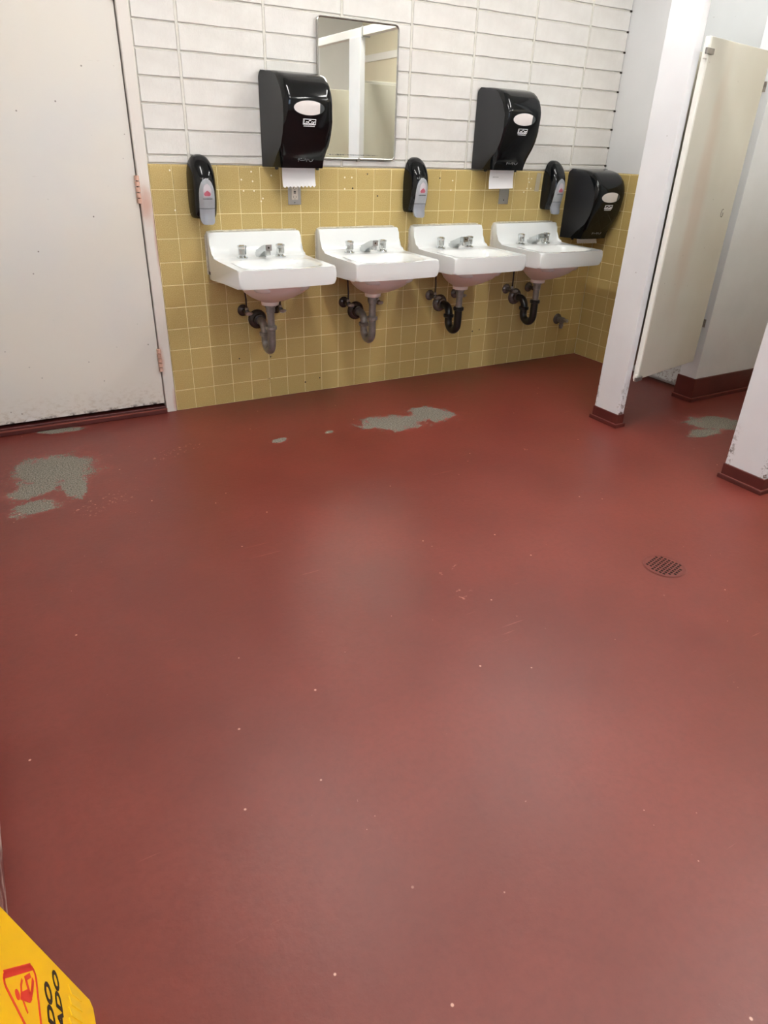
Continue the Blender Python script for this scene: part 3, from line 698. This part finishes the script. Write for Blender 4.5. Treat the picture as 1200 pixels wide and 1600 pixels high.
    upv = Vector((0, yb(lz + lh) - yb(lz), lh)).normalized(); nv = Vector((1, 0, 0)).cross(upv)
    if nv.y > 0: nv = -nv
    def lm(cx, h): 
        o = Vector((cx, yb(h), h)) + nv * .0012
        return Matrix(((1, upv.x, nv.x, o.x), (0, upv.y, nv.y, o.y), (0, upv.z, nv.z, o.z), (0, 0, 0, 1)))
    bm = bmesh.new(); mw, mh, k_ = .066, .0245, .0028
    for lo, hi in (((-mw / 2, 0), (mw / 2, k_)), ((-mw / 2, mh - k_), (mw / 2, mh)), ((-mw / 2, 0), (-mw / 2 + k_, mh)), ((mw / 2 - k_, 0), (mw / 2, mh))): box(bm, (lo[0], lo[1], -.0004), (hi[0], hi[1], .0004))
    bm.transform(lm(0.0, lz - .001)); finish('logo_box', bm, 'print_white', t)
    text_mesh('logo_lettering', 'LoCor', .0235, 'print_white', t, lm(0.0, lz + .0022), width=.059, bold=.0005)
    bm = bmesh.new(); xx = -.028; rl = random.Random(3)
    while xx < .026:
        wd = rl.uniform(.002, .0042); box(bm, (xx, 0, -.0003), (xx + wd, rl.choice((.0034, .0044)), .0003)); xx += wd + .0011
    bm.transform(lm(0.0, lz - .0085)); finish('logo_small_print', bm, 'print_white', t)
    # embossed pull marks near the bottom edge
    bm = bmesh.new(); hh = .036
    strokes = [[(-.040, -.008), (-.040, .007), (-.045, .000)], [(-.040, .007), (-.036, .000)], [(-.031, .006), (-.027, .006)], [(-.032, -.002), (-.012, -.002)], [(-.008, -.003), (-.006, .006), (-.002, .004), (.002, -.008), (.006, .005)],
               [(.012, .004), (.016, -.004), (.024, -.007), (.032, -.004), (.036, .005)], [(.034, -.004), (.030, .002)]]
    for s_ in strokes: tube(bm, [(x + .012, towel_front(x, hh + z) - .0006, hh + z) for x, z in s_], .0011, 5)
    finish('embossed_marks', bm, 'print_grey', t)
    for x in (-.108, .112):
        bm = bmesh.new(); lathe(bm, [(.009, .001), (.009, -.008), (.006, -.011)], (x, -.075, 0), (0, 0, 1), 12); finish('latch_foot', bm, 'dispenser_foot', t, smooth=True)
    if paper: towel_sheet(left + HWB, z0, paper)
    return t
def towel_sheet(cx, z0, spec):
    L, label, zig, skew = spec
    t = tag(empty('paper_towel', (cx, -.098, z0)), label, 'paper towel', 'paper towel ends')
    bm = bmesh.new(); nx = 36; nz = 10; hw = .0885; rows = []
    for i in range(nz + 1):
        f = i / nz; row = []
        for k in range(nx + 1):
            x = -hw + 2 * hw * k / nx
            zz = .012 - (L + .012) * f + (skew * x / hw) * f
            if i == nz and zig: zz -= zig * (k % 4 if k % 4 < 3 else 1) * .5
            row.append((x + .004 * f * (0 if zig else -1), .006 * math.sin(f * 2.4) - .010 * f * f + .0025 * math.sin(x * 30 + f * 3) * f, zz))
        rows.append([(bm.verts.new(p), bm.verts.new((p[0], p[1] + .0009, p[2]))) for p in row])
    for a, b in zip(rows, rows[1:]):
        for k in range(nx):
            bm.faces.new((a[k][0], a[k + 1][0], b[k + 1][0], b[k][0])); bm.faces.new((a[k][1], b[k][1], b[k + 1][1], a[k + 1][1]))
    for k in range(nx): bm.faces.new((rows[-1][k][0], rows[-1][k + 1][0], rows[-1][k + 1][1], rows[-1][k][1]))
    for row_k in (0, nx):
        for a, b in zip(rows, rows[1:]): bm.faces.new((a[row_k][0], b[row_k][0], b[row_k][1], a[row_k][1]))
    finish('sheet', bm, 'paper', t, smooth=True)
    if not zig:
        bm = bmesh.new()
        for k in range(4): box(bm, (-.066 + k * .011, -.0016, -.040), (-.062 + k * .011, -.0006, -.0365))
        finish('printed_marks', bm, 'print_dark', t)
make_towel(0.560, 1.196, (.082, 'white paper towel with zigzag end hanging from the dispenser over the outlet', .008, .002), 'black towel dispenser overlapping the mirror, hung above the first two sinks')
make_towel(1.846, 1.203, (.098, 'white paper towel with straight end hanging over the blank steel plate', 0, .002), 'black towel dispenser on the block wall above the third and fourth sinks')
make_towel(2.612, 0.812, (.030, 'short white paper towel end showing just above the corner sink', .003, -.002), 'black towel dispenser hung low on the tile in the corner')

# ------------------------------------------------------------------ soap dispensers
SW = [(0, .051), (.006, .057), (.02, .0615), (.06, .0645), (.14, .0645), (.19, .0625), (.22, .058), (.245, .050), (.262, .039), (.272, .026), (.276, .011)]
SD = [(0, .060), (.01, .070), (.03, .082), (.08, .098), (.13, .104), (.17, .101), (.205, .090), (.235, .070), (.255, .050), (.27, .030), (.276, .014)]
def soap_front(x, h):
    w, d = interp(SW, h), interp(SD, h); q = max(0.0, 1 - abs(x / w) ** 2.7); return -d * q ** (1 / 2.7)
def make_soap(cx, z0, label):
    t = tag(empty('soap_dispenser', (cx, 0, z0)), label, 'dispenser', 'black soap dispensers')
    bm = bmesh.new(); rows = []; hs = [0, .003, .006, .012, .02, .035, .05, .07, .09, .11, .13, .15, .165, .18, .195, .21, .22, .23, .238, .245, .252, .258, .264, .269, .273, .276]
    def ring(h):
        w, d = interp(SW, h), interp(SD, h); out = [(-w, -.001)]
        for k in range(25):
            a = PI - PI * k / 24; ca, sa = math.cos(a), math.sin(a)
            out.append((w * math.copysign(abs(ca) ** (2 / 2.7), ca), -d * max(sa, 0) ** (2 / 2.7) - .0015))
        return out + [(w, -.001)]
    for h in hs: rows.append([bm.verts.new((x, y, h)) for x, y in ring(h)])
    for a, b in zip(rows, rows[1:]):
        for k in range(len(a) - 1): bm.faces.new((a[k], a[k + 1], b[k + 1], b[k]))
        bm.faces.new((a[-1], a[0], b[0], b[-1]))
    bm.faces.new(rows[0][::-1]); bm.faces.new(rows[-1])
    finish('shell', bm, 'black_gloss', t, smooth=True)
    def plate(name, rows_, off, th, mat, parent):
        """rows_ = [(h, halfwidth, y or None)]"""
        bm = bmesh.new(); F_, B_ = [], []; n = 8
        for h, hw, yy in rows_:
            fr = []
            for k in range(n + 1):
                x = -hw + 2 * hw * k / n; y = (soap_front(x, h) if yy is None else yy + .010 * (x / .036) ** 2) - off
                fr.append((x, y, h))
            F_.append([bm.verts.new(p) for p in fr]); B_.append([bm.verts.new((p[0], p[1] + th, p[2])) for p in fr])
        for S in (F_, B_):
            for a, b in zip(S, S[1:]):
                for k in range(n): bm.faces.new((a[k], a[k + 1], b[k + 1], b[k]))
        for a, b, a2, b2 in zip(F_, F_[1:], B_, B_[1:]):
            bm.faces.new((a[0], b[0], b2[0], a2[0])); bm.faces.new((a[-1], b[-1], b2[-1], a2[-1]))
        for i in (0, -1):
            for k in range(n): bm.faces.new((F_[i][k], F_[i][k + 1], B_[i][k + 1], B_[i][k]))
        bmesh.ops.remove_doubles(bm, verts=bm.verts, dist=1e-6)
        return finish(name, bm, mat, parent, smooth=True)
    r1 = []
    for i in range(15):
        f = i / 14; h = .048 + .130 * f; hw = .0375 * (1 - max(0, (f - .35) / .65) ** 2.4) ** .5 if f > .35 else .0375 - .002 * (.35 - f)
        r1.append((h, max(hw, .003), None))
    pl = plate('front_plate', r1, .004, .007, 'soap_grey', t)
    r2 = [(.046, .0372, soap_front(0, .046)), (.030, .0365, soap_front(0, .038)), (.012, .0355, soap_front(0, .034)), (-.006, .034, -.088), (-.016, .031, -.089), (-.022, .025, -.090), (-.0245, .016, -.090)]
    plate('push_lever', r2, .006, .014, 'soap_lever', t)
    # small see-through window with a reddish label inside
    rw = [(.100 + .055 * i / 8, .0200 * (1 - (max(0, i / 8 - .3) / .7) ** 2.2) ** .5 if i > 2 else .0185, None) for i in range(9)]; rw[-1] = (.155, .004, None)
    wn = plate('view_window', rw, .0052, .002, 'soap_window', pl)
    plate('soap_label', [(.103, .012, None), (.109, .0165, None), (.116, .014, None), (.122, .007, None), (.126, .002, None)], .0058, .001, 'soap_red', wn)
    bm = bmesh.new(); xx = -.021; rl = random.Random(5)
    while xx < .020:
        wd = rl.uniform(.0022, .004); y = soap_front(xx + wd / 2, .090) - .0045; box(bm, (xx, y - .0005, .0885), (xx + wd, y + .002, .0922)); xx += wd + .0016
    finish('small_print', bm, 'print_dark', pl)
    return t
make_soap(0.239, 0.966, 'black soap dispenser with grey push lever nearest the door')
make_soap(1.450, 0.979, 'black soap dispenser with grey push lever just right of the mirror')
make_soap(2.468, 0.982, 'black soap dispenser with grey push lever beside the corner towel dispenser')

# ------------------------------------------------------------------ mirror
mir = tag(empty('wall_mirror', (1.0885, -0.012, 1.236), (0, 0, math.radians(MIR_YAW := -0.95))), 'rectangular wall mirror in thin steel frame above the second sink', 'mirror')
mw, mh, r = .2265, .603, .022
def rrect(w, h, r, n=5, x0=0, z0=0):
    out = []
    for cx, cz, a0 in ((w - r, r, -PI / 2), (w - r, h - r, 0), (-w + r, h - r, PI / 2), (-w + r, r, PI)):
        for i in range(n + 1): a = a0 + PI / 2 * i / n; out.append((x0 + cx + r * math.cos(a), z0 + cz + r * math.sin(a)))
    return out
bm = bmesh.new(); prism(bm, [(x, -.002, z) for x, z in rrect(mw - .003, mh - .006, r - .003, z0=.003)], (0, .006, 0)); finish('mirror_glass', bm, 'mirror', mir)
bm = bmesh.new(); o1, o2 = rrect(mw, mh, r), rrect(mw - .0075, mh - .015, r - .006, z0=.0075); R3 = []
for pts, y in ((o1, .006), (o1, -.004), ([((a[0] + b[0]) / 2, (a[1] + b[1]) / 2) for a, b in zip(o1, o2)], -.0065), (o2, -.004), (o2, -.0015)): R3.append([bm.verts.new((x, y, z)) for x, z in pts])
for a, b in zip(R3, R3[1:]):
    for k in range(len(a)): bm.faces.new((a[k], a[(k + 1) % len(a)], b[(k + 1) % len(a)], b[k]))
finish('frame', bm, 'mirror_frame', mir, smooth=True)
bm = bmesh.new(); lathe(bm, [(.007, 0), (.007, .003), (.004, .005)], (.005, -.004, .002), (0, -1, 0), 12); box(bm, (-.004, -.006, -.010), (.014, .004, .004)); finish('mounting_clip', bm, 'mirror_frame', mir)

# ------------------------------------------------------------------ outlets, tape, wall spigot
o = tag(empty('wall_outlet', (0.7275, 0, 1.078)), 'steel-plated electrical outlet below the hanging paper towel', 'outlet')
boxes('cover_plate', [((-.036, -.005, -.058), (.036, 0, .058))], 'steel_plate', o, bevel=.002)
f = boxes('receptacle', [((-.0175, -.0075, -.034), (.0175, -.004, .034))], 'outlet_face', o, bevel=.0015)
for z in (-.021, .021): boxes('socket_slot', [((-.008, -.0079, z - .004), (-.0062, -.0074, z + .005)), ((.0062, -.0079, z - .004), (.008, -.0074, z + .005)), ((-.002, -.0079, z - .0105), (.002, -.0074, z - .0075))], 'slot_dark', f)
boxes('test_button', [((-.006, -.0082, -.005), (.006, -.0074, .0)), ((-.006, -.0082, .002), (.006, -.0074, .007))], 'slot_dark', f)
bm = bmesh.new(); lathe(bm, [(.003, 0), (.002, .001)], (0, -.005, -.048), (0, -1, 0), 8); finish('screw', bm, 'slot_dark', o)
o = tag(empty('blank_cover_plate', (2.105, 0, 1.072)), 'blank steel wall plate with one screw under the second towel dispenser', 'wall plate')
boxes('cover_plate', [((-.036, -.006, -.058), (.036, 0, .058))], 'steel_plate', o, bevel=.002)
bm = bmesh.new(); lathe(bm, [(.0042, 0), (.003, .0015)], (0, -.006, -.036), (0, -1, 0), 10); finish('screw', bm, 'slot_dark', o)
tp = boxes('tape_strip', [((-.017, -.0012, -.052), (.017, -.0002, .052))], 'tape', loc=(2.365, -.0008, 1.135), rot=(0, .06, 0)); tag(tp, 'strip of clear tape stuck on the tile by the right soap dispenser', 'tape')

sp = tag(empty('wall_spigot', (2.703, 0, 0.270)), 'small metal wall spigot low on the tile near the corner', 'spigot')
bm = bmesh.new(); lathe(bm, [(.036, -.001), (.036, .004), (.028, .010), (.016, .014)], (0, 0, 0), (0, -1, 0), 22); finish('wall_flange', bm, 'pipe_tarnished', sp, smooth=True)
bm = bmesh.new(); lathe(bm, [(.016, .010), (.016, .035), (.021, .036), (.021, .062), (.014, .066)], (0, 0, 0), (0, -1, 0), 16); bd = finish('body', bm, 'pipe_metal', sp, smooth=True)
bm = bmesh.new(); lathe(bm, [(.013, .01), (.013, .03), (.016, .031), (.016, .042), (.012, .044), (.012, .056), (.009, .058)], (0, -.048, 0), (0, 0, -1), 14); finish('outlet_nozzle', bm, 'pipe_metal', sp, smooth=True)
bm = bmesh.new(); lathe(bm, [(.008, .06), (.008, .085), (.012, .086), (.012, .102), (.007, .104)], (0, 0, .004), (0, -1, 0), 10); finish('valve_stem', bm, 'chrome_worn', sp)

# ------------------------------------------------------------------ floor drain
dr = tag(empty('floor_drain', (1.147, -2.321, 0.0)), 'round perforated floor drain painted over in red', 'drain')
bm = bmesh.new(); lathe(bm, [(.074, 0.0), (.074, .0006)], (0, 0, 0), (0, 0, 1), 40); finish('hole_shade', bm, 'drain_shade', dr)  # near-black disc paints the shade below the grate holes
bm = bmesh.new(); rr = []
for rad, z in ((.077, .0), (.0755, .0010), (.0735, .0010), (.0735, .0036), (.0655, .0036), (.0655, .0012)): rr.append([bm.verts.new((rad * math.cos(2 * PI * k / 48), rad * math.sin(2 * PI * k / 48), z)) for k in range(48)])
for a, b in zip(rr, rr[1:]):
    for k in range(48): bm.faces.new((a[k], a[(k + 1) % 48], b[(k + 1) % 48], b[k]))
finish('rim', bm, 'drain_ring', dr, smooth=True)
bm = bmesh.new(); cs = .0047; vv = {}
def gv(i, j):
    if (i, j) not in vv: vv[(i, j)] = bm.verts.new((i * cs, j * cs, .0030))
    return vv[(i, j)]
for i in range(-16, 16):
    for j in range(-16, 16):
        cx, cy = (i + .5) * cs, (j + .5) * cs; rad = math.hypot(cx, cy)
        if rad > .0690: continue
        hx, hy = (i // 3) * 3 + 1.5, (j // 3) * 3 + 1.5
        if i % 3 != 2 and j % 3 != 2 and math.hypot((i // 3 * 3 + 1) * cs, (j // 3 * 3 + 1) * cs) < .061: continue
        bm.faces.new((gv(i, j), gv(i + 1, j), gv(i + 1, j + 1), gv(i, j + 1)))
geo = bmesh.ops.extrude_face_region(bm, geom=list(bm.faces)); bmesh.ops.translate(bm, verts=[g for g in geo['geom'] if isinstance(g, bmesh.types.BMVert)], vec=(0, 0, -.0006))
finish('grate', bm, 'drain_paint', dr, rot=(0, 0, 0.25))

# ------------------------------------------------------------------ wet floor sign leaning on the left wall
lean = math.atan2(.071, .34)
sg = tag(empty('wet_floor_sign', (-0.884, -2.817, 0.0)), 'yellow folded wet floor caution sign leaning at the bottom left', 'sign')
upv = Vector((-math.sin(lean), 0, math.cos(lean))); nv = Vector((math.cos(lean), 0, math.sin(lean)))
SM = Matrix(((0, upv.x, nv.x, 0), (1, 0, 0, 0), (0, upv.z, nv.z, 0), (0, 0, 0, 1)))     # (s along +y, v up the face, out of the face)
out = [(-.302, .012), (-.290, .0), (-.012, .0), (0, .012), (-.003, .50), (-.03, .535), (-.27, .535), (-.299, .50)]
def sign_poly(name, polys, d0, d1, mat, parent, bevel=0.0):
    bm = bmesh.new()
    for p in polys: prism(bm, [(s, v, d0) for s, v in p], (0, 0, d1 - d0))
    bm.transform(SM); return finish(name, bm, mat, parent, bevel=bevel)
fp = sign_poly('front_panel', [out], -.008, 0.0, 'sign_yellow', sg, .0025)
sign_poly('back_panel', [[(s, v * .98) for s, v in out]], -.019, -.010, 'sign_yellow', sg, .0025)
boxes('hinge_bar', [((-.0, 0, 0), (.0, 0, 0))], 'sign_yellow', sg) if False else None
# warning triangle with slipping figure
def stroke(pts, w):
    polys = []
    for a, b in zip(pts, pts[1:]):
        d = Vector((b[0] - a[0], b[1] - a[1])); n_ = Vector((-d.y, d.x)).normalized() * w / 2; e = d.normalized() * w * .35
        polys.append([(a[0] - e.x + n_.x, a[1] - e.y + n_.y), (b[0] + e.x + n_.x, b[1] + e.y + n_.y), (b[0] + e.x - n_.x, b[1] + e.y - n_.y), (a[0] - e.x - n_.x, a[1] - e.y - n_.y)])
    return polys
tri = []
for (cx, cv, a0) in ((-.066, .252, -90), (-.116, .338, 30), (-.166, .252, 150)):
    for i in range(5): a = math.radians(a0 + 120 * i / 4); tri.append((cx + .011 * math.cos(a), cv + .011 * math.sin(a)))
sign_poly('warning_triangle', stroke(tri + [tri[0]], .0055) + stroke([tri[4], tri[5]], .0105), 0.0001, .0006, 'sign_red', fp)
circ = lambda c, r: [(c[0] + r * math.cos(2 * PI * k / 14), c[1] + r * math.sin(2 * PI * k / 14)) for k in range(14)]
fig = [circ((-.158, .352), .0115), [(-.163, .338), (-.146, .334), (-.118, .288), (-.137, .272), (-.150, .286)]] + stroke([(-.126, .284), (-.098, .298), (-.080, .272)], .011) + stroke([(-.132, .278), (-.110, .266), (-.085, .256)], .011) + stroke([(-.154, .330), (-.128, .328), (-.112, .320)], .007) + stroke([(-.156, .328), (-.178, .306)], .007)
fig = [[(-.116 + (a + .151) * .62, .246 + (b - .244) * .60) for a, b in p] for p in fig]
sign_poly('slipping_figure', fig, 0.0001, .0006, 'sign_red', fp)
TX = lambda s, v: SM @ Matrix.Translation((s, v, .0006))
text_mesh('lettering', 'CUIDADO', .034, 'sign_black', fp, TX(-.152, .189), width=.196, bold=.0011)
text_mesh('lettering', 'PISO MOJADO', .031, 'sign_black', fp, TX(-.150, .153), width=.262, bold=.0009)
wav = [[(-.024 - .02 * k, .058 + .006 * k), (-.012 - .02 * k, .066 + .006 * k), (-.018 - .02 * k, .110 + .006 * k), (-.030 - .02 * k, .102 + .006 * k)] for k in range(4)]
sign_poly('raised_ridge', wav, -.001, .0012, 'sign_emboss', fp)
